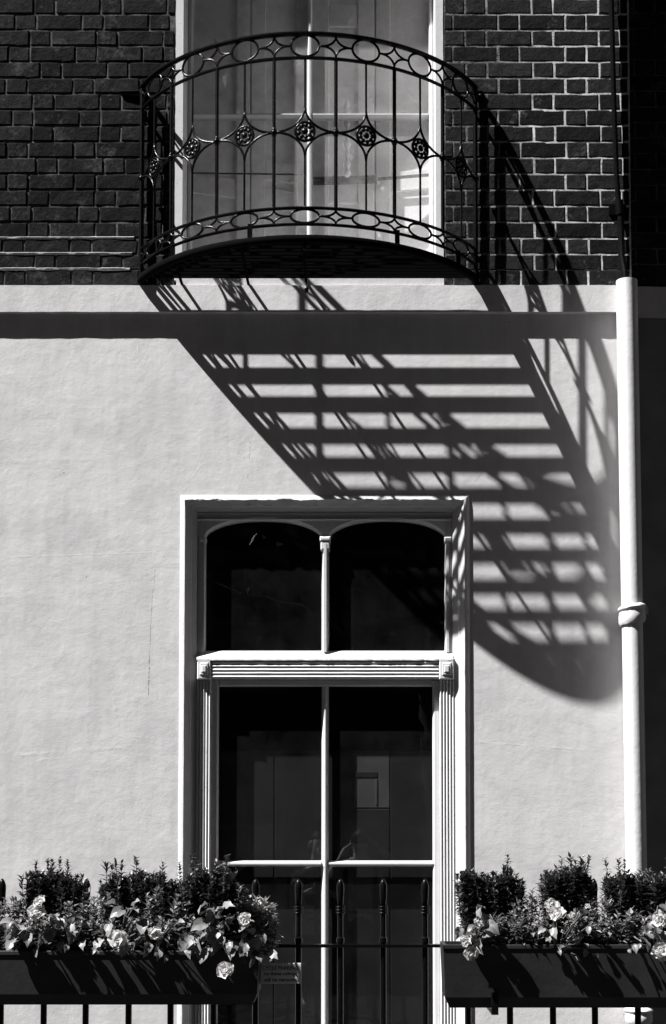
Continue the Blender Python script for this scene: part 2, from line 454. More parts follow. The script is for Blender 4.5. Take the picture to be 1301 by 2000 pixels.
# thick smeared pointing in the lowest courses, left of the balcony
for k, py in enumerate((465, 495.5, 525.5)):
    m = MB(); rings = []; n = 90; xa, xb = -2.6, X(262-k*4, 490)
    for i in range(n+1):
        x = xa+(xb-xa)*i/n; t = mnoise.noise(Vector((x*14, k*5, 1))); u = mnoise.noise(Vector((x*30, k*5, 8)))
        h = .0075+.0025*t; zc = Z(py)+.002*u
        rings.append([(x, -.0005, zc-h-.002*u), (x, -.0052-.0012*u, zc-h*.5), (x, -.0055-.001*t, zc+h*.5), (x, -.0005, zc+h), (x, .02, zc+h), (x, .02, zc-h)])
    m.loft(rings); smooth_by_angle(m.build('smeared_pointing', M['pointing'], house), 50)

# ---------------------------------------------------------------- upper window (tall balcony window, recessed 0.2 m)
def bar_v(mb, xc, z0, z1, yf, yb, wf, wb, n=1):
    mb.loft([[(xc-wf/2, yf, z), (xc+wf/2, yf, z), (xc+wb/2, yb, z), (xc-wb/2, yb, z)] for z in (z0, z1)])
def bar_h(mb, x0, x1, zc, yf, yb, wf, wb):
    mb.loft([[(x, yf, zc-wf/2), (x, yf, zc+wf/2), (x, yb, zc+wb/2), (x, yb, zc-wb/2)] for x in (x0, x1)])
uw = MB(); GQ = .205
zbot = Z(547)
x1, x2 = X(357, 300), X(851, 300)
def jag(mb, x0, x1, z0, z1, yf, yb, edge, jit=.0022, step=.03):
    n = int((z1-z0)/step); rings = []
    for i in range(n+1):
        z = z0+(z1-z0)*i/n; j = jit*(mnoise.noise(Vector((z*17, edge*9, 4)))+.7*mnoise.noise(Vector((z*51, 4, edge))))
        a = x0+(j if edge < 0 else 0); b = x1+(j if edge > 0 else 0)
        rings.append([(a, yf, z), (b, yf, z), (b, yb, z), (a, yb, z)])
    mb.loft(rings)
jag(uw, UWL, x1, zbot, UWT, -.002, .30, -1); jag(uw, x2, UWR, zbot, UWT, -.002, .30, 1); uw.box(x1, x2, -.002, .3, UWT-.04, UWT)
win = uw.build('balcony_window', M['paint'], house); smooth_by_angle(win)
f = MB()   # sash stiles and rails
sx0, sx1 = X(376, 300, GQ), X(838, 300, GQ)
f.bbox(x1, sx0, GQ-.025, GQ+.02, zbot, UWT-.04, .006); f.bbox(sx1, x2, GQ-.025, GQ+.02, zbot, UWT-.04, .006)
f.bbox(sx0, sx1, GQ-.022, GQ+.02, zbot, zbot+.05, .006)
f.build('sash_frame', M['paint'], win)
xm = X(605, 300, GQ); zm = Z(227, GQ)
b = MB(); bar_v(b, xm, zbot+.05, UWT-.04, GQ-.024, GQ+.02, .008, .03); b.build('glazing_bar', M['paint'], win)
b = MB(); bar_h(b, sx0, xm-.0155, zm, GQ-.022, GQ+.02, .006, .026); b.build('glazing_bar', M['paint'], win)
b = MB(); bar_h(b, xm+.0155, sx1, zm, GQ-.022, GQ+.02, .006, .026); b.build('glazing_bar', M['paint'], win)
for a0, a1 in ((sx0, xm), (xm, sx1)):
    for c0, c1 in ((zbot+.05, zm), (zm, UWT-.04)):
        g = MB(); e = .002; g.add([(a0-.004, GQ+.004, c0-.004), (a1, GQ+.004, c0-.004), (a1, GQ+.004, c1), (a0-.004, GQ+.004, c1)], [(0,1,2,3)]); g.build('pane', M['glass_up'], win)
# white threshold under the window
m = MB(); band(m, X(345, 550), X(867, 550), Z(557, -.012), Z(543, -.012), -.012, .24, .0012); smooth_by_angle(m.build('window_sill', M['trim'], house))
# panelled shutters and room behind the upper window
PQ = .385
sh = MB(); zt = UWT+.3
def panelled(mb, x0, x1, z0, z1, y, panels, fr=.055):
    """framed leaf with sunk panels"""
    mb.box(x0, x1, y+.012, y+.03, z0, z1)
    mb.bbox(x0, x0+fr, y-.008, y+.011, z0, z1, .004); mb.bbox(x1-fr, x1, y-.008, y+.011, z0, z1, .004)
    zz = [z0]+panels+[z1]
    for k, zc in enumerate(zz):
        a, b = (zc, zc+fr) if k == 0 else ((zc-fr, zc) if k == len(zz)-1 else (zc-fr*.7, zc+fr*.7))
        mb.bbox(x0+fr+.001, x1-fr-.001, y, y+.011, a, b, .004)
xd = X(733, 300, PQ)
leaf1 = MB(); panelled(leaf1, X(610, 300, PQ), xd-.004, zbot-.1, zt, PQ, [Z(375, PQ), Z(30, PQ)], .085)
leaf2 = MB(); panelled(leaf2, xd+.004, X(868, 300, PQ), zbot-.1, zt, PQ, [Z(358, PQ)], .075)
leaf3 = MB(); panelled(leaf3, X(345, 300, PQ), X(484, 300, PQ)-.003, zbot-.1, zt, PQ, [Z(375, PQ)], .07)
leaf4 = MB(); panelled(leaf4, X(484, 300, PQ)+.003, X(606, 300, PQ), zbot-.1, zt, PQ, [Z(385, PQ), Z(330, PQ)], .075)
def swing(mb, x, deg):
    c, s_ = math.cos(R(deg)), math.sin(R(deg))
    mb.v = [(x+(p[0]-x)*c-(p[1]-PQ)*s_, PQ+(p[0]-x)*s_+(p[1]-PQ)*c, p[2]) for p in mb.v]
swing(leaf2, xd, -11); swing(leaf3, X(606, 300, PQ), 17); swing(leaf4, X(606, 300, PQ), 17)
for l in (leaf3, leaf4): l.v = [(p[0], p[1]+.075, p[2]) for p in l.v]
wb = MB(); wb.bbox(x1+.001, x2-.001, GQ+.021, .5, zbot+.03, zbot+.05, .004); wb.build('bounce_board', M['inner'], win)  # unseen white board added to bounce sunlight up onto the shutters
for q, l in enumerate((leaf1, leaf2, leaf3, leaf4)): l.build('inner_shutter', M['inner'], win)
k = MB(); kp = P(746, 366, PQ-.03); k.ball(kp, .014); k.tube([kp, kp+Vector((0, .045, 0))], .006); k.smooth = True; k.build('shutter_knob', M['inner'], win)
k = MB(); a, b_ = P(612, 354, PQ-.035), P(736, 350, PQ-.035); k.tube([a, b_], .02); k.build('dark_bar', M['iron'], win)  # dark bars across the shutter leaves
k = MB(); a, b_ = P(738, 350, PQ-.035), P(846, 341, PQ-.09); k.tube([a, b_], .008); k.build('dark_bar', M['iron'], win)
k = MB(); a, b_ = P(376, 338, PQ-.125), P(598, 341, PQ+.02); k.tube([a, b_], .004); k.build('dark_bar', M['iron'], win)
k = MB(); tp_, bt_ = P(675, 196, .3), P(678, 345, .3); n = 36
k.lathe([(.004, 0)]+[((.013+.005*math.sin(i*1.35)+.003*math.sin(i*.5)), (tp_.z-bt_.z)*i/n+.001) for i in range(n+1)]+[(.003, tp_.z-bt_.z+.004)], bt_, 10); k.smooth = True; k.build('turned_post', M['inner'], win)
rm = MB(); rm.box(x1-.35, x2+.35, .7, .72, zbot-.3, zt); rm.box(x1-.35, x2+.35, .3, .7, zbot-.3, zbot-.1); rm.box(x1-.37, x1-.35, .28, .72, zbot-.3, zt); rm.box(x2+.35, x2+.37, .28, .72, zbot-.3, zt); rm.box(x1-.35, x2+.35, .28, .72, zt, zt+.02)
rm.build('upper_room', M['inner'], house)

# ---------------------------------------------------------------- lower arched window
aw = MB()
# projecting surround: bevel out from the wall, arris, splay in to the joinery
xl, xr, ztp = OL, OR, OT
prof = [(0, .0), (.006, -.008), (.018, -.0145), (.025, -.0165), (.029, -.013), (.045, .002), (.052, .006), (.055, .012), (.078, .026), (.08, .034), (.085, .12)]
def surround_path(o):
    pts = []; n = 60
    for i in range(n+1): pts.append((xl+o, OB+(ztp-o-OB)*i/n))
    n2 = 110
    for i in range(1, n2): pts.append((xl+o+(xr-xl-2*o)*i/n2, ztp-o))
    for i in range(n, -1, -1): pts.append((xr-o, OB+(ztp-o-OB)*i/n))
    return pts
b0 = len(aw.v); rows = []
for q, (o, y) in enumerate(prof):
    row = []
    for (x, z) in surround_path(o):
        top = abs(z-(ztp-o)) < 1e-6
        j = .0013*mnoise.noise(Vector((x*20, z*20, q*3)))+.0009*mnoise.noise(Vector((x*60, z*60, q)))
        if top and 2 <= q <= 5: j = j*4.2+.002*mnoise.noise(Vector((x*120, 3, q*1.7)))
        k = 1 if 1 <= q <= 5 else 0
        row.append((x+j*k, y+j*k*.6, z+j*k))
    rows.append(row)
for row in rows: aw.v += row
n = len(rows[0])
for q in range(len(prof)-1):
    for i in range(n-1): aw.f.append((b0+q*n+i, b0+q*n+i+1, b0+(q+1)*n+i+1, b0+(q+1)*n+i))
aw_o = aw.build('arched_window', M['trim'], house); smooth_by_angle(aw_o, 28)
JY = .026                                     # face of the joinery
def xw(px, y=JY): return X(px, 1350, y)
xi0, xi1 = xl+.081, xr-.081
zt_t, zt_b = Z(1288, .0), Z(1325, .0)         # transom reeds
zsill = OB+.03
# fanlight board with two arched lights
FY, FB = .036, .085
ax = [xw(398, FY), xw(628, FY), xw(642, FY), xw(872, FY)]
zspr, zcr, zlow, zhead = Z(1050, FY), Z(1015, FY), Z(1274, FY), OT-.078
fb = MB(); N = 28
def arch_z(x, a0, a1):
    u = min(1, abs((x-(a0+a1)/2)/((a1-a0)/2))); return zspr+(zcr-zspr)*(1-u**2.3)**(.62)
for a0, a1 in ((ax[0], ax[1]), (ax[2], ax[3])):
    xs = [a0+(a1-a0)*(.5-.5*math.cos(math.pi*i/N)) for i in range(N+1)]
    b = len(fb.v)
    for x in xs:
        za = arch_z(x, a0, a1); fb.v += [(x, FY, zhead), (x, FY, za+.012), (x, FY+.012, za), (x, FB, za)]
    for i in range(N):
        q = b+4*i
        for j in range(3): fb.f.append((q+j, q+j+1, q+j+5, q+j+4))
fb.bbox(xi0, ax[0], FY, FB, zlow, zhead, .003); fb.bbox(ax[3], xi1, FY, FB, zlow, zhead, .003); fb.box(ax[1], ax[2], FY, FB, zspr, zhead)
fo = fb.build('fanlight_frame', M['paint'], aw_o); smooth_by_angle(fo, 30)
mu = MB(); xc = (ax[1]+ax[2])/2
bar_v(mu, xc, zlow, zspr-.03, FY-.014, FB, .012, .037); mu.bbox(xc-.026, xc+.026, FY-.016, FB, zspr-.018, zspr+.004, .006); mu.bbox(xc-.022, xc+.022, FY-.012, FB, zspr-.06, zspr-.019, .006)
mu.build('fanlight_mullion', M['paint'], aw_o)
for sx, s in ((ax[0], -1), (ax[3], 1)):
    c = MB(); c.bbox(sx-.026 if s < 0 else sx-.008, sx+.008 if s < 0 else sx+.026, FY-.012, FB-.01, zspr-.022, zspr+.002, .005)
    bar_v(c, sx+s*.006, zlow, zspr-.023, FY-.008, FB-.01, .012, .024); c.build('fanlight_colonette', M['paint'], aw_o)
hm = MB()
for k, (dz, th, yy) in enumerate(((.0, .012, -.012), (-.014, .008, -.006), (-.026, .01, -.012))):
    bar_h(hm, xi0, xi1, zhead+dz-.006, FY+yy, FY+.001, th*.5, th)
hm.build('head_moulding', M['paint'], aw_o)
g = MB(); GY = .068
for a0, a1 in ((xi0, xc), (xc, xi1)):
    g = MB(); g.add([(a0, GY, zlow), (a1, GY, zlow), (a1, GY, zhead), (a0, GY, zhead)], [(0,1,2,3)]); g.build('pane', M['glass'], aw_o)
# transom: weathered ledge over five reeds, corner blocks
tx0, tx1 = xw(413, .0), xw(857, .0)
tr = MB(); rings = []
nseg = 150
for i in range(nseg+1):
    x = xi0+.001+(xi1-xi0-.002)*i/nseg; j = .0026*mnoise.noise(Vector((x*24, 3, 3)))+.0024*mnoise.noise(Vector((x*85, 1, 5)))
    rings.append([(x, FB, zt_b), (x, .012, zt_b), (x, .012, zt_t-.006), (x, -.004+j, zt_t-.004+j*.6), (x, -.003+j, zt_t+.004+j), (x, .05, Z(1272, .05)+.002), (x, FB, Z(1272, .05)+.002)])
tr.loft(rings); smooth_by_angle(tr.build('transom', M['paint'], aw_o), 25)
nr_ = 5; hh = (zt_t-.006-zt_b)/nr_
for k in range(nr_):
    m = MB(); zc = zt_b+hh*(k+.5); rings = []
    for i in range(41):
        x = tx0+(tx1-tx0)*i/40; j = .0009*mnoise.noise(Vector((x*12, k*3, 7)))
        rings.append([(x, .0125, zc-hh*.42+j), (x, .004, zc-hh*.3+j), (x, .0005, zc+j), (x, .003, zc+hh*.3+j), (x, .0125, zc+hh*.42+j)])
    m.loft(rings); smooth_by_angle(m.build('reed', M['paint'], aw_o), 60)
for a0, a1 in ((xw(385, 0), xw(412, 0)), (xw(858, 0), xw(887, 0))):
    m = MB(); m.bbox(a0, a1, -.004, .05, zt_b-.004, zt_t+.006, .005); xx = (a0+a1)/2; zz = (zt_b+zt_t)/2
    hw_ = (a1-a0)/2; m.bbox(xx-hw_*.62, xx+hw_*.62, -.0085, .03, zz-.03, zz+.03, .004); m.bbox(xx-hw_*.34, xx+hw_*.34, -.013, .02, zz-.017, zz+.017, .004)
    smooth_by_angle(m.build('corner_block', M['paint'], aw_o), 40)
# reeded pilasters
for a0, a1 in ((xw(384), xw(413)), (xw(858), xw(888))):
    pl = MB(); pl.box(a0, a1, JY, FB, zsill, zt_b-.005); po = pl.build('pilaster', M['paint'], aw_o)
    nr_ = 5; ww = (a1-a0)/nr_
    m = MB()
    for k in range(nr_):
        c = a0+ww*(k+.5)
        m.loft([[(c-ww*.4, JY+.002, z), (c-ww*.3, JY-.005, z), (c, JY-.008, z), (c+ww*.3, JY-.005, z), (c+ww*.4, JY+.002, z)] for z in (zsill, zt_b-.006)])
    smooth_by_angle(m.build('pilaster_reeds', M['paint'], aw_o), 60)
# lower sash
SY = .043
lx0, lx1 = xw(413, SY), xw(858, SY); gx0, gx1 = xw(427, SY), xw(845, SY)
zh = Z(1340, SY); zb1 = Z(1687, SY); xv = X(635, 1500, SY); zb2 = Z(2075, SY)
f = MB(); f.bbox(lx0-.004, gx0, SY, FB, zsill, zt_b-.002, .008); f.bbox(gx1, lx1+.004, SY, FB, zsill, zt_b-.002, .008); f.bbox(gx0, gx1, SY+.002, FB, zh, zt_b-.002, .006); f.bbox(gx0, gx1, SY+.002, FB, zsill, zsill+.09, .006)
f.build('sash_frame', M['paint'], aw_o)
b = MB(); bar_v(b, xv, zsill+.09, zh, SY-.002, FB-.005, .006, .036); b.build('glazing_bar', M['paint'], aw_o)
for zc in (zb1, zb2):
    for a0, a1 in ((gx0-.003, xv-.018), (xv+.018, gx1+.003)):
        b = MB(); bar_h(b, a0, a1, zc, SY, FB-.006, .006, .03); b.build('glazing_bar', M['paint'], aw_o)
for a0, a1 in ((gx0-.003, xv), (xv, gx1+.003)):
    for c0, c1 in ((zsill+.05, zb2), (zb2, zb1), (zb1, zh+.004)):
        g = MB(); g.add([(a0, GY, c0), (a1, GY, c0), (a1, GY, c1), (a0, GY, c1)], [(0,1,2,3)]); g.build('pane', M['glass'], aw_o)
m = MB(); band(m, OL-.03, OR+.03, OB-.06, OB+.03, -.09, .13, .001); smooth_by_angle(m.build('window_sill', M['trim'], house))
# dim room and half-height panel behind the glass
IY = .1
def ip(px): return X(px, 1550, IY)
ztop = Z(1466, IY)
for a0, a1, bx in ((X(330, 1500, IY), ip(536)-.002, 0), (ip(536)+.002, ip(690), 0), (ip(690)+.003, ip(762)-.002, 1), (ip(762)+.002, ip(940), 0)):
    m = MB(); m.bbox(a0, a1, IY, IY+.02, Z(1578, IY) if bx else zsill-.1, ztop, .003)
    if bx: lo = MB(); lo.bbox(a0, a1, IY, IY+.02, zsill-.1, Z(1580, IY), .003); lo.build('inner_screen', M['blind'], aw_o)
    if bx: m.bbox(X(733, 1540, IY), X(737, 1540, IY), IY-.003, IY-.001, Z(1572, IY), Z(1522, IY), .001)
    if bx: st = MB(); st.bbox(X(691, 1510, IY), X(737, 1510, IY), IY-.0025, IY-.001, Z(1518, IY), Z(1508, IY), .001); st.build('patch_notch', M['blind'], aw_o)  # dark strip drawing the notch in the painted light patch
    m.build('inner_screen', M['blind_lit'] if bx else M['blind'], aw_o)  # paler piece paints a patch of light onto the screen
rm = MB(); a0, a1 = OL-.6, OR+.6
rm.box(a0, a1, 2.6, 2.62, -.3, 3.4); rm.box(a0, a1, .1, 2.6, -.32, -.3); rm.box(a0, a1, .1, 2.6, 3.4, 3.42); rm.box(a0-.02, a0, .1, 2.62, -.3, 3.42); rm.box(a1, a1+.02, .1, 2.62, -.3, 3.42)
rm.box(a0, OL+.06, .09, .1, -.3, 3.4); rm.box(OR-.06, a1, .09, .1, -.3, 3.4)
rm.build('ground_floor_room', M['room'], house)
# core of the house so that no light leaks round the back
m = MB(); m.box(XL, XR, 2.8, 3.0, -2.5, ZTOP); m.box(XL-.1, XL, 0.05, 3, -2.5, ZTOP); m.box(XL, XR, .5, 3, ZTOP, ZTOP+.1); m.build('rear_wall', M['opp'], house)
m = MB(); m.box(XR-.02, XR-.001, .6, 3, -2.5, ZTOP); m.build('party_wall', M['opp'], house)

# ================================================================ neighbour
nb = thing('neighbour_house', 'recessed house front in deep shadow at the right edge beyond the white drainpipe', 'house')
NY = .125
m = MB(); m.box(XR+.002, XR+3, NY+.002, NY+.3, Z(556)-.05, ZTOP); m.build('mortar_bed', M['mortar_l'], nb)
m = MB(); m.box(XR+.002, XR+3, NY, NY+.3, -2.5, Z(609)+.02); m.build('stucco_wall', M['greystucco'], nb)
m = MB(); band(m, XR+.003, XR+3, Z(612, .058), Z(560, .058), .058, NY+.1, .002); smooth_by_angle(m.build('string_course', M['stucco'], nb))
for i in range(-1, 20):
    z = row0+CH*(i+.5)
    if i == -1: z = (row0+ZS)/2
    lay('l', XR+.006, XR+.62, z, XR+(.1 if i % 2 else .26), nb, NY)

# ================================================================ pipes
dp = thing('drainpipe', 'white painted round drainpipe with a collar at the right end of the stucco wall', 'drainpipe')
PY = -.075; pr = .051
pt, pm_, pb = P(1224, 549, PY), P(1234, 1200, PY), P(1243, 1690, PY)
dirn = (pb-pt)/(pb.z-pt.z)
def on_pipe(py): z = Z(py, PY); return pt+dirn*(z-pt.z)
m = MB(); q = on_pipe(1185); m.tube([pt, pt+(q-pt)*.5, q], pr, 20)
q2 = pt.copy(); q2.z += .006; smooth_by_angle(m.build('upper_pipe', M['pipe'], dp))
m = MB(); m.tube([on_pipe(1214), on_pipe(1600), on_pipe(1978)], pr*.97, 20); smooth_by_angle(m.build('lower_pipe', M['pipe'], dp))
def collar(mb, py0, py1, tilt=0):
    c0, c1 = on_pipe(py0), on_pipe(py1); rings = []
    H = c0.z-c1.z
    for r, h in ((.05, 0), (.058, .004), (.066, .010), (.068, .016), (.066, .022), (.061, .028), (.061, .032), (.064, H*.55), (.064, H*.85), (.058, H), (.05, H)):
        rings.append([(c0.x+r*math.cos(2*math.pi*k/20), c0.y+r*math.sin(2*math.pi*k/20), c0.z-h+tilt*math.cos(2*math.pi*k/20)*r+.0012*math.sin(k*2.3)) for k in range(20)])
    mb.loft(rings)
m = MB(); collar(m, 1181, 1219, .14)
q = on_pipe(1186); m.box(q.x+.04, q.x+.075, q.y-.01, 0, q.z-.03, q.z)
smooth_by_angle(m.build('collar', M['pipe'], dp))
m = MB(); collar(m, 1966, 1998, 0); smooth_by_angle(m.build('collar', M['pipe'], dp))
m = MB(); m.tube([on_pipe(1990), on_pipe(2300)], pr*.9, 18); smooth_by_angle(m.build('foot_pipe', M['pipe'], dp))
bp = thing('black_pipe', 'thin black pipe running down the brickwork into the white drainpipe', 'pipe')
m = MB(); y = -.03
pts = [P(1190, -200, y), P(1194, 0, y), P(1199, 200, y), P(1204, 340, y), P(1208, 398, y)]
m.tube(pts, .013, 10); smooth_by_angle(m.build('pipe_run', M['iron'], bp))
m = MB(); m.tube([P(1209, 392, y), P(1211, 420, y)], .02, 12); m.box(P(1205, 410, y).x-.035, P(1212, 410, y).x+.03, -.012, 0.0, P(0, 416, y).z, P(0, 396, y).z); smooth_by_angle(m.build('pipe_clip', M['iron'], bp))
m = MB(); a = P(1212, 418, y); c = P(1214, 500, y); e = Vector((pt.x-.005, PY, Z(556, PY))); m.tube([a, c, (c+e)/2+Vector((0, -.01, 0)), e], .016, 10); smooth_by_angle(m.build('pipe_elbow', M['iron'], bp))

# ================================================================ balcony
bal = thing('balcony', 'black wrought iron bow-fronted balcony with rosettes across the tall upper window', 'balcony')
S = .00243
RB = 378*S; DM = .522; YC = RB-DM
xb = P(603, 547, 0).x
PHI = R(17.4); END = PHI*3.5
zf = Z(461, -DM)
zt1, zt2 = Z(66, -DM)-.0, Z(113, -DM); zb1_, zb2_ = Z(406, -DM), Z(438, -DM)
zmed = Z(257, -DM)
def arc(phi, dr=0): return Vector((xb+(RB+dr)*math.sin(phi), YC-(RB+dr)*math.cos(phi), 0))
def path(dr=0, n=72, y_end=.02):
    p = [arc(-END+2*END*i/n, dr) for i in range(n+1)]
    return [Vector((p[0].x, y_end, 0))]+p+[Vector((p[-1].x, y_end, 0))]
def rail(name, z, wd, ht, dr=0, bev=.35, mt='iron'):
    m = MB(); pts = path(dr); rings = []
    for i, p in enumerate(pts):
        a = pts[max(i-1, 0)]; c = pts[min(i+1, len(pts)-1)]; t = (c-a).normalized(); nrm = Vector((t.y, -t.x, 0))
        sec = [(-.5, -.5+bev), (-.5+bev, -.5), (.5-bev, -.5), (.5, -.5+bev), (.5, .5-bev), (.5-bev, .5), (-.5+bev, .5), (-.5, .5-bev)]
        rings.append([p+nrm*(u*wd)+Vector((0, 0, z+v*ht)) for u, v in sec])
    m.loft(rings); return smooth_by_angle(m.build(name, M[mt], bal), 50)
rail('top_rail', zt1, .028, .021); rail('upper_rail', zt2, .018, .015)
rail('middle_rail', zb1_, .018, .014); rail('lower_rail', zb2_, .02, .013)
rail('floor_rim', zf-.014, .034, .03, 0, .1, 'matte')
def cyl(s, h, dr=0): return arc(s/RB, dr)+Vector((0, 0, h))
def curve_tube(mb, sh, r, closed=False, n=6, dr=0): mb.tube([cyl(a, b, dr) for a, b in sh], r, n, closed)
HP = RB*PHI/2                                    # half pitch along the arc
for k in range(-4, 4):                           # thick plain bars
    s = (2*k+1)*HP
    m = MB(); m.tube([cyl(s, zt2), cyl(s, zb1_)], .0085, 8); bo = smooth_by_angle(m.build('plain_bar', M['iron'], bal))
    m = MB(); m.ball(cyl(s, zmed), .017, 8, 6, (1, 1, .8)); m.ball(cyl(s, zmed+.014), .012, 8, 4, (1, 1, .6)); m.ball(cyl(s, zmed-.014), .012, 8, 4, (1, 1, .6))
    m.smooth = True; m.build('bar_knot', M['iron'], bo)
def quarter(s0, h0, ds, dh, n=9):
    """from (s0, h0+dh) hanging down to (s0+ds, h0): concave quarter"""
    return [(s0+ds*(1-math.cos(math.pi/2*i/n)), h0+dh*(1-math.sin(math.pi/2*i/n))) for i in range(n+1)]
VH = 51/1.08*S
for k in range(-3, 4):                           # slender bars with rosettes
    s = 2*k*HP
    for q0, q1 in ((zt2, zmed+VH-.002), (zmed-VH+.002, zb1_)):
        m = MB(); m.tube([cyl(s, q0), cyl(s, q1)], .0055, 6); smooth_by_angle(m.build('slender_bar', M['iron'], bal))
    m = MB()
    for sx in (-1, 1):
        for sz in (-1, 1): curve_tube(m, quarter(s, zmed, sx*HP, sz*VH), .0058)
    m.smooth = True; m.build('diamond_scroll', M['iron'], bal)
    m = MB(); c = cyl(s, zmed); ph = s/RB
    rot = Matrix.Rotation(ph, 4, 'Z')
    loc = MB()
    loc.tube([(.043*math.cos(2*math.pi*i/20), 0, .043*math.sin(2*math.pi*i/20)) for i in range(20)], .0065, 6, True)
    for i in range(9):
        a = 2*math.pi*i/9; loc.ball((.028*math.cos(a), -.004, .028*math.sin(a)), .0105, 7, 5, (1, .45, 1))
    loc.ball((0, -.004, 0), .0155, 8, 6, (1, .5, 1))
    loc.v = [tuple(rot @ Vector(v)+c) for v in loc.v]; loc.smooth = True
    loc.build('rosette', M['iron'], bal)
for zt_, zb_, in ((zt1, zt2), (zb1_, zb2_)):     # the two ornamental bands
    zc = (zt_+zb_)/2; hh = (zt_-zb_)/2-.006
    for k in range(-3, 4):
        s = 2*k*HP; ow = .064
        m = MB(); curve_tube(m, [(s+ow*math.cos(2*math.pi*i/24), zc+hh*math.sin(2*math.pi*i/24)) for i in range(24)], .0056, True)
        m.smooth = True; m.build('oval_ring', M['iron'], bal)
    for k in range(-4, 4):
        s = (2*k+1)*HP; m = MB(); gap = HP-.064
        for sx in (-1, 1):
            if (k == -4 and sx < 0) or (k == 3 and sx > 0): continue
            for sz in (-1, 1): curve_tube(m, quarter(s, zc, sx*(gap-.012), sz*hh, 8)+[(s+sx*gap, zc)], .0052)
        m.smooth = True; m.build('star_scroll', M['iron'], bal)
for k in (-4, 3):                                # end standards down to the floor and wall ties
    s = (2*k+1)*HP; m = MB(); m.tube([cyl(s, zt1), cyl(s, zf-.01)], .011, 8); smooth_by_angle(m.build('end_post', M['iron'], bal))
    sg = -1 if k < 0 else 1; p = cyl(s, 0)
    m = MB(); tl_ = .115 if sg < 0 else .04; m.tube([Vector((p.x, -.012, zt1)), Vector((p.x+sg*tl_*.4, -.012, zt1-.004)), Vector((p.x+sg*tl_, -.006, zt1-.002))], .008, 6); m.tube([Vector((p.x, -.02, zt1)), Vector((p.x, -.02, zf))], .009, 6)
    smooth_by_angle(m.build('wall_tie', M['iron'], bal))
for ph in (-2.45, -.9, 1.55, 2.9):
    m = MB(); p = arc(PHI*ph); m.box(p.x-.011, p.x+.011, p.y-.011, p.y+.011, zf, zb2_+.012); m.build('rail_foot', M['iron'], bal)
# slatted floor: bars parallel to the wall on two joists
pitch = .0386; k = 0; yy = -.0817
def half_chord(y):
    c = (YC-y)/RB
    return RB*math.sin(min(math.acos(min(1, c)), END)) if c < 1 else 0
while yy > -DM+.02:
    hc = half_chord(yy-.009)-.012
    if hc > .03:
        m = MB(); j = random.uniform(-.0015, .0015)
        m.box(xb-hc, xb+hc, yy+j-.0098, yy+j+.0098, zf-.019, zf-.005); m.build('floor_slat', M['matte'], bal)
    yy -= pitch
for dx in (-.61, -.29, -.01):
    m = MB(); dd = YC-math.sqrt(max(RB*RB-dx*dx, 0)); m.box(xb+dx-.006, xb+dx+.006, dd+.03, .02, zf-.029, zf-.0195); m.build('floor_joist', M['matte'], bal)
m = MB(); c = Vector((xb-.008, -.08, zf-.045)); m.lathe([(.004, -.045), (.011, -.036), (.012, -.028), (.006, -.02), (.006, .02)], c, 8); m.smooth = True; m.build('drop_finial', M['iron'], bal)
m = MB(); c = arc(0)+Vector((0, 0, zf-.045)); m.lathe([(.003, -.02), (.009, -.01), (.006, 0), (.008, .02)], c, 8); m.smooth = True; m.build('drop_finial', M['iron'], bal)

# ================================================================ street railing
RY = -1.25
rl = thing('iron_railing', 'black iron area railing of upright bars under and behind the flower boxes', 'railing')
def rx(px): return X(px, 1980, RY)
zrail = Z(1847, RY); ztip = Z(1716, RY)
m = MB(); m.box(rx(-150), rx(1450), RY-.022, RY+.022, zrail-.006, zrail+.006); m.build('top_rail', M['rail'], rl)
m = MB(); m.box(rx(-150), rx(1450), RY-.02, RY+.02, .1, .115); m.build('bottom_rail', M['rail'], rl)
def bar_meshes():
    m = MB(); r = .0125
    m.lathe([(r, 0), (r, zrail+.01), (r*1.25, zrail+.012), (r*1.25, zrail+.03), (r*.9, zrail+.034), (r*.9, ztip-.1)], (0, 0, 0), 10)
    a = m.mesh('bar', M['rail'])
    m = MB(); h0 = ztip-.105
    for k in range(3): m.tube([(.0155*math.cos(2*math.pi*i/12), .0155*math.sin(2*math.pi*i/12), h0-.004-k*.0115) for i in range(12)], .0035, 5, True)
    b = m.mesh('bar_collar', M['rail'], True)
    m = MB(); m.lathe([(r*.9, h0), (r*1.05, h0+.03), (r*1.2, h0+.065), (r*1.15, h0+.08), (r*.8, h0+.094), (.003, h0+.105)], (0, 0, 0), 12)
    c = m.mesh('bar_finial', M['rail'], True)
    for p in a.polygons: p.use_smooth = True
    try: a.set_sharp_from_angle(angle=R(35))
    except Exception: pass
    return a, b, c
ba, bb, bc = bar_meshes()
for k in range(-2, 18):
    px = 1.5+82.9*k+ (1 if k % 2 else 0)
    o = link('bar', ba, rl, (rx(px), RY, 0)); link('bar_collar', bb, o); link('bar_finial', bc, o)

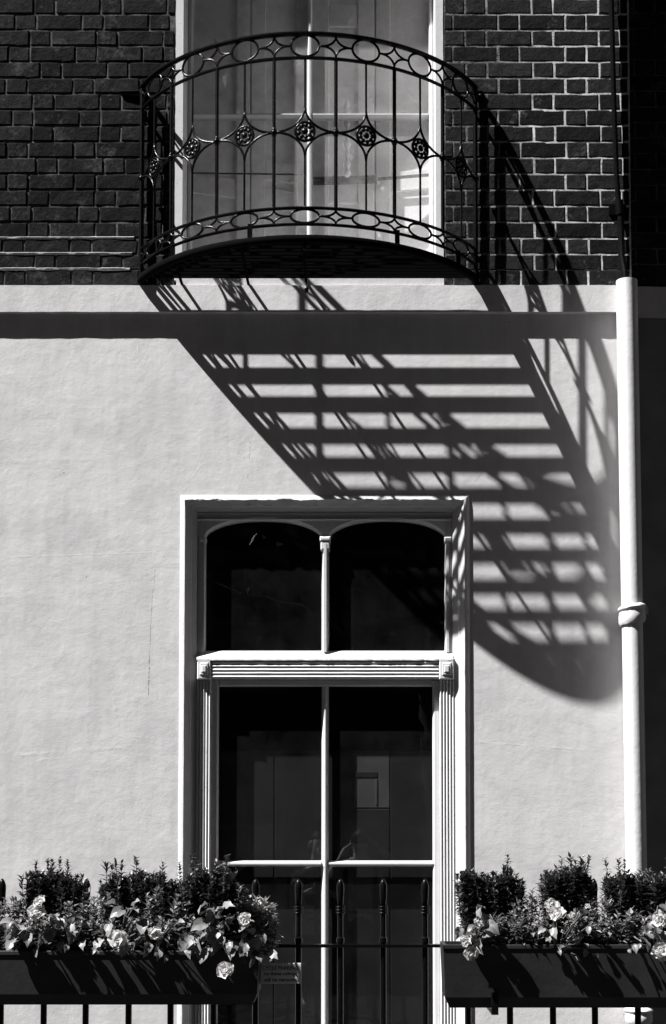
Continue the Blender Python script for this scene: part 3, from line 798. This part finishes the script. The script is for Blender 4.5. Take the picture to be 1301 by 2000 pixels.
# ================================================================ cycle parking sign
sg = thing('notice_sign', 'small pale cycle parking notice tied to the dark railings beside the left flower box', 'sign')
yS = RY-.095
a, b = P(507, 1881, yS), P(588, 1921, yS)
m = MB(); m.bbox(a.x, b.x, yS, yS+.004, b.z, a.z, .001); m.build('board', M['sign'], sg)
def text(body, cx, cz, width, height):
    cu = bpy.data.curves.new('lettering', 'FONT'); cu.body = body; cu.align_x = 'CENTER'; cu.size = 1; cu.offset = .012
    t = bpy.data.objects.new('lettering', cu); COL.objects.link(t); bpy.context.view_layer.update()
    me = bpy.data.meshes.new_from_object(t.evaluated_get(bpy.context.evaluated_depsgraph_get())); bpy.data.objects.remove(t); bpy.data.curves.remove(cu)
    xs = [v.co.x for v in me.vertices]; ys = [v.co.y for v in me.vertices]; sx = width/(max(xs)-min(xs)); sy = height/(max(ys)-min(ys)); y0 = min(ys); xm_ = (max(xs)+min(xs))/2
    for v in me.vertices: v.co = Vector(((v.co.x-xm_)*sx+cx, yS-.0012, (v.co.y-y0)*sy+cz))
    me.materials.append(M['ink']); link('lettering', me, sg)
wS, hS = b.x-a.x, a.z-b.z; cx = (a.x+b.x)/2
text('CYCLE PARKING', cx, b.z+hS*.66, wS*.86, hS*.2)
text('on these railings', cx, b.z+hS*.36, wS*.78, hS*.2)
text('will be removed', cx, b.z+hS*.1, wS*.78, hS*.17)
for fx in (.04, .96):
    m = MB(); xx = a.x+wS*fx; m.tube([(xx, yS-.003, a.z-.012), (xx, yS+.02, a.z-.012), (xx+(.02 if fx > .5 else -.02), RY-.012, a.z-.006)], .0016, 5); m.build('tie_wire', M['rail'], sg)

# ================================================================ flower boxes
FYF, FYB = -1.52, -1.30
def trough(name, pxl, pxr, pyt, pyb, label):
    t = thing(name, label, 'flower box', 'flower boxes hooked on the railing')
    x0, x1 = X(pxl, 1900, FYF), X(pxr, 1900, FYF); z1, z0 = Z(pyt, FYF), Z(pyb, FYF)
    tp = .026; n = 3
    m = MB(); L = [(x0, FYF, z1), (x1, FYF, z1), (x1, FYB, z1), (x0, FYB, z1)]
    mid = [(x0+.008, FYF+.012, z0+.04), (x1-.008, FYF+.012, z0+.04), (x1-.008, FYB, z0+.04), (x0+.008, FYB, z0+.04)]
    bot = [(x0+tp, FYF+.03, z0), (x1-tp, FYF+.03, z0), (x1-tp, FYB, z0), (x0+tp, FYB, z0)]
    w_ = .014
    inn = [(x0+w_, FYF+w_, z1), (x1-w_, FYF+w_, z1), (x1-w_, FYB-w_, z1), (x0+w_, FYB-w_, z1)]
    ind = [(p[0], p[1], z1-.05) for p in inn]
    m.loft([bot, mid, L, inn, ind]); o = m.build('trough', M['planter'], t)
    m = MB(); m.box(x0+.016, x1-.016, FYF+.016, FYB-.016, z1-.04, z1-.025); m.build('soil', M['soil'], t, kind='stuff')
    m = MB(); m.bbox(x0-.004, x1+.004, FYF-.003, FYF+.004, z1-.014, z1+.002, .002); m.build('rim', M['planter'], t)
    return t, x0, x1, z0, z1
tl, lx0_, lx1_, lz0, lz1 = trough('flower_box', -420, 506, 1858, 1964, 'long dark flower box in the left corner, white bloom hanging at its right end')
tr_, rx0_, rx1_, rz0, rz1 = trough('flower_box', 866, 1720, 1846, 1970, 'long dark flower box right of the window with an iron strap near its left end')
for px in (966,):
    m = MB(); x = X(px, 1900, FYF); zt_ = rz0+.062; m.bbox(x-.013, x+.013, FYF-.012, FYF-.002, rz0-.022, zt_, .003); m.box(x-.011, x+.011, FYF-.004, RY-.02, rz0-.022, rz0-.014)
    m.build('strap', M['rail'], tr_)

# ---------------------------------------------------------------- plants
rp = random.Random(5)
def leaf_pts(base, d, L, W, up, curl=.15):
    d = d.normalized(); s = d.cross(up)
    s = s.normalized() if s.length > 1e-4 else Vector((1,0,0)); n = s.cross(d)
    f = .18*W
    return [base, base+d*L*.4+s*W/2+n*f, base+d*L*.4-n*f*.3, base+d*L*.4-s*W/2+n*f, base+d*L*.75+s*W*.36+n*(f-L*curl*.3), base+d*L*.75-n*(f*.3+L*curl*.3), base+d*L*.75-s*W*.36+n*(f-L*curl*.3), base+d*L-n*L*curl]
LF = [(0,2,1),(0,3,2),(1,2,5,4),(2,3,6,5),(4,5,7),(5,6,7)]
LF2 = [(0,2,1),(0,3,2),(1,2,7),(2,3,7)]
def shrub(name, label, group, pxc, pxw, pytop, z0, mat, cat='shrub', nst=42, leaf=(.024, .008), yc=-1.375, yw=.05, step=.0075, ragged=.25, dense=.55, tall=1):
    """upright stems with opposite pairs of small leaves, clipped to a block pxw wide"""
    t = thing(name, label, cat, group)
    cx = X(pxc, 1800, yc); hw = pxw/2*(D+yc)/FPX; ztop = Z(pytop, yc); H = ztop-z0
    fm, sm = MB(), MB()
    for i in range(nst):
        u = rp.uniform(-1, 1); v = rp.uniform(-1, 1)
        b = Vector((cx+u*hw*.8, yc+v*yw*.6, z0)); h = H*(1-ragged*rp.random()**1.5)*(1-.1*abs(u)**3)*(.93+.16*mnoise.noise(Vector((u*4, pxc*.1, 2))))
        if i < tall: h = H*rp.uniform(1.0, 1.13)
        tip = Vector((cx+u*hw*1.06+rp.gauss(0, .014), yc+v*yw+rp.gauss(0, .01), z0+h))
        n = max(3, int(h/.03)); pts = []
        for k in range(n+1):
            q = k/n; p = b.lerp(tip, q); p.x += .006*math.sin(q*5+i); p.y += .006*math.cos(q*4+i*2); pts.append(p)
        sm.tube(pts, [.0022-.0012*k/n for k in range(n+1)], 4)
        lsz = rp.uniform(.75, 1.3); nl = int(h/(step*lsz)); az = rp.random()*6.28
        for k in range(nl):
            q = (k+1)/nl
            if q < .12 or (q < 1-dense and rp.random() < .45): continue
            p = b.lerp(tip, q); p.x += .006*math.sin(q*5+i); p.y += .006*math.cos(q*4+i*2)
            az += 1.57+rp.uniform(-.4, .4)
            for sgn in (0, math.pi):
                el = rp.uniform(-.25, .85)+(.45 if q > .9 else 0)
                d = Vector((math.cos(az+sgn)*math.cos(el), math.sin(az+sgn)*math.cos(el), math.sin(el)))
                L = lsz*leaf[0]*rp.uniform(.65, 1.2)*(.75 if q > .95 else 1); fm.add(leaf_pts(p, d, L, lsz*leaf[1]*rp.uniform(.8, 1.25), Vector((0,0,1)), rp.uniform(-.1, .3)), LF2)
    fm.build('foliage', mat, t, kind='stuff'); sm.build('stems', M['stem'], t)
    return t
zl, zr = lz1-.03, rz1-.03
LB = (.03, .0115)
GS = 'clipped box shrubs in the flower boxes'
shrub('box_shrub', 'dark clipped shrub at the far left with a tall sprig above the biggest white bloom', GS, 108, 95, 1698, zl, M['box'], tall=6, nst=167, leaf=LB, ragged=.2)
shrub('box_shrub', 'dark clipped shrub in the middle of the left flower box', GS, 268, 130, 1697, zl, M['box'], tall=6, nst=224, leaf=LB, ragged=.2)
shrub('box_shrub', 'dark clipped shrub in front of the left window jamb', GS, 405, 115, 1694, zl, M['box'], tall=5, nst=224, leaf=LB, ragged=.2)
shrub('box_shrub', 'dark clipped shrub at the left end of the right flower box', GS, 957, 106, 1692, zr, M['box'], nst=195, leaf=LB, ragged=.2)
shrub('box_shrub', 'dark clipped shrub behind the big white begonia bloom in the right flower box', GS, 1108, 86, 1692, zr, M['box'], tall=6, nst=167, leaf=LB, ragged=.2)
shrub('box_shrub', 'dark clipped shrub in front of the foot of the white drainpipe', GS, 1262, 150, 1697, zr, M['box'], tall=6, nst=252, leaf=LB, ragged=.2)
GF = 'small leafy filler plants between the shrubs'
for px, wd, top, zz, lab, mt, yc in (
    (30, 80, 1748, zl, 'small leafy filler plant against the leftmost railing finial', 'small', -1.43),
    (185, 90, 1740, zl, 'small leafy filler plant between the two leftmost clipped shrubs', 'small', -1.43),
    (332, 70, 1730, zl, 'small leafy filler plant beside the white window edge left of the third shrub', 'small', -1.43),
    (270, 300, 1790, zl, 'low leafy filler plant trailing along the front of the left flower box', 'small', -1.475),
    (80, 130, 1790, zl, 'low leafy filler plant at the front left corner of the left flower box', 'small', -1.475),
    (1040, 70, 1735, zr, 'small leafy filler plant between the first two shrubs of the right flower box', 'small', -1.43),
    (1165, 60, 1748, zr, 'small leafy filler plant round the railing finial of the right flower box', 'small', -1.43),
    (1000, 130, 1785, zr, 'low fine-leaved filler plant at the front left of the right flower box', 'small', -1.475),
    (1190, 160, 1775, zr, 'low fine-leaved filler plant at the front right of the right flower box', 'small', -1.475)):
    shrub('filler_plant', lab, GF, px, wd, top, zz, M[mt], 'plant', nst=int(wd*.6), leaf=(.031, .0135), yc=yc, yw=.035, step=.0115, ragged=.75, dense=.8, tall=0)
shrub('variegated_plant', 'pale variegated bushy plant spilling over the right end of the left flower box', None, 498, 84, 1745, zl-.01, M['pale'], 'plant', nst=80, leaf=(.031, .014), yc=-1.31, yw=.028, step=.011, ragged=.55, dense=.75, tall=0)

# begonias: big leaves and double flowers
def begonia_leaf_mesh(k):
    r = random.Random(40+k); mb = MB(); n = 14; L = 1.0
    rim = []
    for i in range(n):
        a = 2*math.pi*i/n
        rr = .5*(1+.3*math.cos(a)-.08*math.cos(2*a)+(.22 if i == 0 else 0))*(1+.07*math.sin(a*7+k)+.05*r.random())
        x = rr*math.cos(a)*1.05+.42; y = rr*math.sin(a)*.86
        z = -.55*(x-.3)**2*(.6+.5*r.random())+.34*abs(y)+.06*math.sin(a*5+k*2)
        rim.append((x, y, z))
    midr = [((x-.4)*.5+.4, y*.5, -.15*((x-.4)*.5)**2+.1*abs(y)+.03*math.sin(i*2.1)) for i, (x, y, z) in enumerate(rim)]
    mb.v = rim+midr+[(.4, 0, -.02)]
    for i in range(n):
        j = (i+1) % n; mb.f.append((i, j, n+j, n+i)); mb.f.append((n+i, n+j, 2*n))
    return mb.mesh('leaf', M['bego'], True)
LM = [begonia_leaf_mesh(k) for k in range(5)]
def petal_mesh(k):
    mb = MB(); r = random.Random(60+k); rows = 4; cols = 5; 
    for i in range(rows+1):
        t = i/rows
        for j in range(cols+1):
            u = j/cols*2-1; wv = .5*math.sin(math.pi*min(1, .18+t*.72))*1.05
            mb.v.append((t*(1-.2*u*u*t)+.012*r.random(), u*wv*1.55, .3*t*t-.22*t*t*t+.26*u*u*t-.05*t+.035*math.sin(u*4+k+t*3)*t))
    for i in range(rows):
        for j in range(cols):
            q = i*(cols+1)+j; mb.f.append((q, q+1, q+cols+2, q+cols+1))
    return mb.mesh('petal', M['petal'], True)
PM = [petal_mesh(k) for k in range(4)]
def orient(d, roll):
    q = Vector(d).normalized().to_track_quat('X', 'Z').to_matrix().to_4x4()
    return (q @ Matrix.Rotation(roll, 4, 'X')).to_euler()
def begonia(pxs, label, leaves, flowers, yc=-1.5, base_py=1862, seed=1):
    r = random.Random(seed); t = thing('begonia', label, 'begonia', 'white begonias along the front of the flower boxes')
    stem = MB(); b = P(pxs, base_py, yc+.03)
    extra = []
    for (px, py, sz, ang) in leaves:
        extra.append((px, py, sz*.85, ang))
        extra.append((px+r.uniform(-20, 20), py+r.uniform(-18, 16), sz*r.uniform(.45, .75), ang+r.uniform(-70, 70)))
        if r.random() < .6: extra.append((px+r.uniform(-26, 26), py+r.uniform(-22, 14), sz*r.uniform(.35, .6), r.uniform(0, 360)))
    for (px, py, sz, ang) in extra:
        c = P(px, py, yc-.03-.04*r.random()); L = .8*sz*(D+yc)/FPX
        d = Vector((math.cos(R(ang))*.8, -.55-.3*r.random(), math.sin(R(ang))*.75-.1))
        st = c-d.normalized()*L*.45
        link('leaf', r.choice(LM), t, st, orient(d, r.uniform(-.9, .9)), (L, L*r.uniform(.75, .95), L))
        stem.tube([b, (b+st)/2+Vector((r.uniform(-.01, .01), -.01, .012)), st], [.004, .003, .0022], 5)
    for (px, py, sz, tilt) in flowers:
        c = P(px, py, yc-.06-.03*r.random()); rad = .46*sz*(D+yc)/FPX
        cm = MB(); cm.ball((0, 0, 0), rad*.3, 8, 5); fo = cm.build('flower', M['petal'], t, True)
        fo.location = c; face = Vector((tilt*.5+r.uniform(-.7, .25), -.8, .3+r.uniform(-.3, .45))).normalized()
        fo.rotation_euler = face.to_track_quat('Z', 'Y').to_euler()
        for ring, (np_, el, sc) in enumerate(((r.choice((4, 5, 6)), r.uniform(-8, 12), 1.0), (r.choice((4, 5)), r.uniform(24, 40), .86), (r.choice((2, 3, 4)), r.uniform(50, 68), .66))):
            if sz < 26 and ring in (0,): continue
            for k in range(np_):
                az = 2*math.pi*(k+.5*ring)/np_+r.uniform(-.45, .45); e = R(el+r.uniform(-16, 18))
                d = Vector((math.cos(az)*math.cos(e), math.sin(az)*math.cos(e), math.sin(e)))
                q = (d.to_track_quat('X', 'Z').to_matrix().to_4x4() @ Matrix.Rotation(r.uniform(-.5, .5), 4, 'X')).to_euler(); l = rad*sc*r.uniform(.75, 1.12)
                link('petal', r.choice(PM), fo, Vector((math.cos(az), math.sin(az), 0))*rad*.08, q, (l, l, l))
        stem.tube([b, (b+c)/2+Vector((0, .01, .01)), c+Vector((0, .012, 0))], [.0035, .0025, .002], 5)
    stem.build('stem', M['stem'], t, True)
    return t
begonia(70, 'begonia with one tall ruffled white bloom at the far left', [(40,1815,46,200),(98,1822,44,250),(25,1838,42,230),(75,1852,40,240),(115,1800,36,330),(18,1800,40,160),(55,1830,36,270)], [(70,1782,42,0),(78,1762,28,0)], seed=1)
begonia(140, 'begonia with a small bud in front of the leftmost clipped shrub', [(150,1790,40,20),(120,1845,32,260),(140,1822,44,280),(163,1842,26,250)], [(113,1788,14,0)], seed=2)
begonia(225, 'begonia with a drooping white bloom low in the middle of the left flower box', [(212,1812,40,270),(235,1780,40,190),(258,1776,40,20),(280,1806,40,250),(195,1840,36,220),(262,1850,38,250),(240,1855,30,270)], [(232,1832,44,0),(246,1846,26,0)], seed=3)
begonia(300, 'begonia with a round white bloom and a bud beneath it', [(290,1848,34,250),(322,1836,36,330),(338,1812,36,20),(310,1858,34,270),(275,1835,30,220)], [(305,1824,34,0),(326,1811,15,0)], seed=4)
begonia(400, 'begonia with a cluster of large pale leaves and no open bloom', [(365,1835,50,240),(395,1805,46,190),(385,1842,46,270),(425,1835,52,265),(408,1780,44,160),(432,1792,40,30),(440,1770,38,30),(372,1850,44,250),(418,1822,46,250),(398,1860,44,245),(455,1845,40,280)], [], seed=5)
begonia(470, 'begonia whose white bloom hangs below the right end of the left flower box', [(478,1846,42,250),(500,1838,40,290),(520,1872,34,300),(455,1860,30,230),(508,1860,28,320),(482,1810,42,180),(490,1870,36,300)], [(441,1896,38,-.3),(478,1798,34,0)], seed=6)
begonia(930, 'begonia with two drooping white blooms at the left end of the right flower box', [(945,1790,46,300),(955,1808,46,340),(912,1828,44,190),(935,1842,44,260),(958,1826,34,40),(925,1818,34,210)], [(910,1838,26,-.4),(920,1862,30,-.2),(930,1799,17,0),(940,1802,13,0)], seed=7)
begonia(1090, 'begonia with the largest ruffled white bloom and a small round one beside it', [(1082,1818,30,270),(1140,1782,34,60),(1060,1815,24,200),(1130,1830,28,280),(1100,1850,26,250),(1143,1858,24,270)], [(1078,1770,34,0),(1088,1786,38,0),(1114,1793,22,0),(1148,1770,16,0)], seed=8)
begonia(1275, 'begonia with a big white bloom cut off by the right edge of the photograph', [(1270,1812,32,230),(1262,1840,40,300),(1285,1820,44,280),(1240,1850,24,280),(1295,1775,40,330),(1310,1825,40,300)], [(1292,1858,46,0),(1290,1796,36,0)], seed=9)

# ================================================================ behind the camera: what the panes reflect
op = thing('opposite_house', 'brick terrace across the street that shows only as reflections in the panes', 'house')
m = MB(); m.box(-40, 40, -15.2, -14.6, -.2, 19); m.build('facade', M['opp'], op)
for ix in range(-4, 5):
    for iz in range(4):
        x, z = ix*2.1+.4, .9+iz*3.0
        m = MB(); m.box(x-.62, x-.5, -14.6, -14.55, z, z+1.9); m.box(x+.5, x+.62, -14.6, -14.55, z, z+1.9); m.box(x-.62, x+.62, -14.6, -14.55, z+1.9, z+2.05); m.box(x-.66, x+.66, -14.6, -14.5, z-.12, z); m.box(x-.025, x+.025, -14.59, -14.57, z, z+1.9); m.box(x-.5, x+.5, -14.59, -14.57, z+.92, z+.98)
        wo = m.build('window', M['oppw'], op); m = MB(); m.box(x-.5, x+.5, -14.6, -14.595, z, z+1.9); m.build('pane', M['oppg'], wo)

def figure(name, label, loc, pose, shirt):
    t = thing(name, label, 'person', 'people reflected in the window', loc)
    def skin(nm, verts, edges, radii, mat, root):
        me = bpy.data.meshes.new(nm); me.from_pydata(verts, edges, []); o = bpy.data.objects.new(nm, me); COL.objects.link(o)
        md = o.modifiers.new('s', 'SKIN'); o.modifiers.new('u', 'SUBSURF').levels = 1
        for i, r_ in enumerate(radii):
            me.skin_vertices[0].data[i].radius = (r_, r_); me.skin_vertices[0].data[i].use_root = (i == root)
        bpy.context.view_layer.update()
        m2 = bpy.data.meshes.new_from_object(o.evaluated_get(bpy.context.evaluated_depsgraph_get())); bpy.data.objects.remove(o)
        m2.materials.clear(); m2.materials.append(mat)
        for p in m2.polygons: p.use_smooth = True
        return link(nm, m2, t)
    V = [(0,0,.95),(0,0,1.15),(0,.01,1.36),(0,.02,1.49),(0,.045,1.58),(0,.05,1.66),(0,.045,1.73)]; E = [(0,1),(1,2),(2,3),(3,4),(4,5),(5,6)]; RR = [.15,.145,.155,.055,.075,.085,.065]
    for s in (-1, 1):
        b = len(V); V += [(s*.09,0,.88),(s*.1,.01,.48),(s*.1,-.01,.09),(s*.105,.1,.04)]; E += [(0,b),(b,b+1),(b+1,b+2),(b+2,b+3)]; RR += [.095,.06,.042,.035]
        b = len(V); el, ha = pose[s]; V += [(s*.19,.01,1.4),(s*el[0],el[1],el[2]),(s*ha[0],ha[1],ha[2])]; E += [(2,b),(b,b+1),(b+1,b+2)]; RR += [.06,.045,.03]
        h = Vector((s*ha[0], ha[1], ha[2]))
        for f_ in range(4):
            c = len(V); V += [tuple(h+Vector((s*(-.012), .03, -.03+.02*f_))), tuple(h+Vector((-s*.045, .05, -.032+.021*f_)))]; E += [(b+2, c), (c, c+1)]; RR += [.011, .009]
    skin('body', V, E, RR, M['skin'], 0)
    V = [(0,0,.98),(0,0,1.15),(0,.01,1.36),(0,.02,1.45)]; E = [(0,1),(1,2),(2,3)]; RR = [.165,.16,.17,.08]
    for s in (-1, 1):
        b = len(V); el = Vector((s*pose[s][0][0], pose[s][0][1], pose[s][0][2])); sh_ = Vector((s*.19, .01, 1.4)); V += [tuple(sh_), tuple(sh_.lerp(el, .8))]; E += [(2, b), (b, b+1)]; RR += [.073, .062]
    skin('shirt', V, E, RR, shirt, 0)
    V = [(0,0,1.0),(0,0,.9)]; E = [(0,1)]; RR = [.16,.165]
    for s in (-1, 1): b = len(V); V += [(s*.09,0,.86),(s*.1,.01,.48),(s*.1,-.01,.12)]; E += [(1,b),(b,b+1),(b+1,b+2)]; RR += [.11,.078,.065]
    skin('trousers', V, E, RR, M['cloth'], 0)
    m = MB(); m.ball((0, .03, 1.71), .1, 12, 8, (.92, 1.0, .85)); m.v = [(x, y-.012 if z > 1.69 else y-.03, z) for x, y, z in m.v if True]; m.smooth = True; m.build('hair', M['hair'], t)
    m = MB(); m.ball((0, .135, 1.64), .014, 6, 5, (1, 1, 1.3)); m.ball((-.032, .125, 1.668), .011); m.ball((.032, .125, 1.668), .011); m.ball((0, .128, 1.595), .018, 8, 5, (1.3, .5, .4)); m.ball((-.09, .04, 1.65), .022, 6, 5, (.4, .8, 1.3)); m.ball((.09, .04, 1.65), .022, 6, 5, (.4, .8, 1.3)); m.smooth = True; m.build('face', M['skin'], t)
    return t
yP = -D-.45
figure('person', 'person in pale shirt holding up a camera, reflected faintly in the right lower pane', (.02, yP, -.02),
       {-1: ((.3, .12, 1.3), (.1, .2, 1.6)), 1: ((.36, .1, 1.42), (.09, .2, 1.69))}, M['shirt'])
cm_ = thing('camera', 'black hand-held camera raised to the face of the reflected person', 'camera', None, (.02, yP+.24, 1.655))
m = MB(); m.bbox(-.07, .07, -.03, .03, -.045, .045, .008); m.bbox(-.03, .03, -.025, .025, .045, .066, .006); m.build('camera_body', M['gear'], cm_)
m = MB(); m.lathe([(.03, .0), (.034, -.02), (.034, -.09), (.028, -.1), (.02, -.095)], (0, .03, 0), 16, 'y'); smooth_by_angle(m.build('lens_barrel', M['gear'], cm_))
figure('person', 'bystander in dark clothes with arms folded, seen as a reflection by the centre bar', (-.42, yP-.1, -.05),
       {-1: ((.27, .1, 1.12), (.05, .24, 1.2)), 1: ((.27, .1, 1.12), (.05, .24, 1.24))}, M['cloth'])

def street_tree(x, y, label, seed, h=None, cr=4.1):
    t = thing('street_tree', label, 'tree', 'street trees across the road', (x, y, 0)); r = random.Random(seed); h = h or (10 if -11 < x < -8 else 17.5)
    m = MB(); m.tube([(0, 0, -.1), (.05, 0, 1.5), (-.05, .08, 3.2), (.05, 0, 5), (0, 0, h*.8)], [.2, .16, .14, .11, .03], 8); m.build('trunk', M['stem'], t, True)
    m = MB(); tips = []
    for i in range(16):
        a = i*2.4; z0 = 3+.3*i; L = cr*r.uniform(.6, 1); e = Vector((math.cos(a)*L, math.sin(a)*L, z0+r.uniform(.6, 2)))
        m.tube([(0, 0, z0), tuple(Vector((0, 0, z0)).lerp(e, .5)+Vector((0, 0, .3))), tuple(e)], [.06, .04, .015], 5); tips.append(e)
    m.build('limb', M['stem'], t, True, kind='stuff')
    m = MB()
    for i in range(260):
        u = Vector((r.gauss(0, 1), r.gauss(0, 1), r.gauss(0, 1))).normalized()*r.uniform(.45, 1)
        c = Vector((u.x*cr, u.y*cr, 3.4+(h-3.4)/2+u.z*(h-3.4)/2))
        for j in range(60):
            p = c+Vector((r.gauss(0, .38), r.gauss(0, .38), r.gauss(0, .28))); d = Vector((r.uniform(-1, 1), r.uniform(-1, 1), r.uniform(-.6, .4)))
            m.add(leaf_pts(p, d, r.uniform(.12, .2), r.uniform(.09, .14), Vector((0, 0, 1)), .1), LF2)
    m.build('crown', M['box'], t, kind='stuff')
for k, (x, y) in enumerate(((-20, -9.6), (-9.9, -9.8), (.9, -10.2), (7.8, -9.5), (14.5, -9.8))):
    street_tree(x, y, ('leafy street tree across the road, seen only as glints in the upper panes', 'leafy street tree across the road, farthest left', 'leafy street tree across the road, second from the left', 'leafy street tree across the road, second from the right', 'leafy street tree across the road, farthest right')[(2, 1, 0, 3, 4).index(k) if False else [1, 2, 0, 3, 4][k]], 70+k)
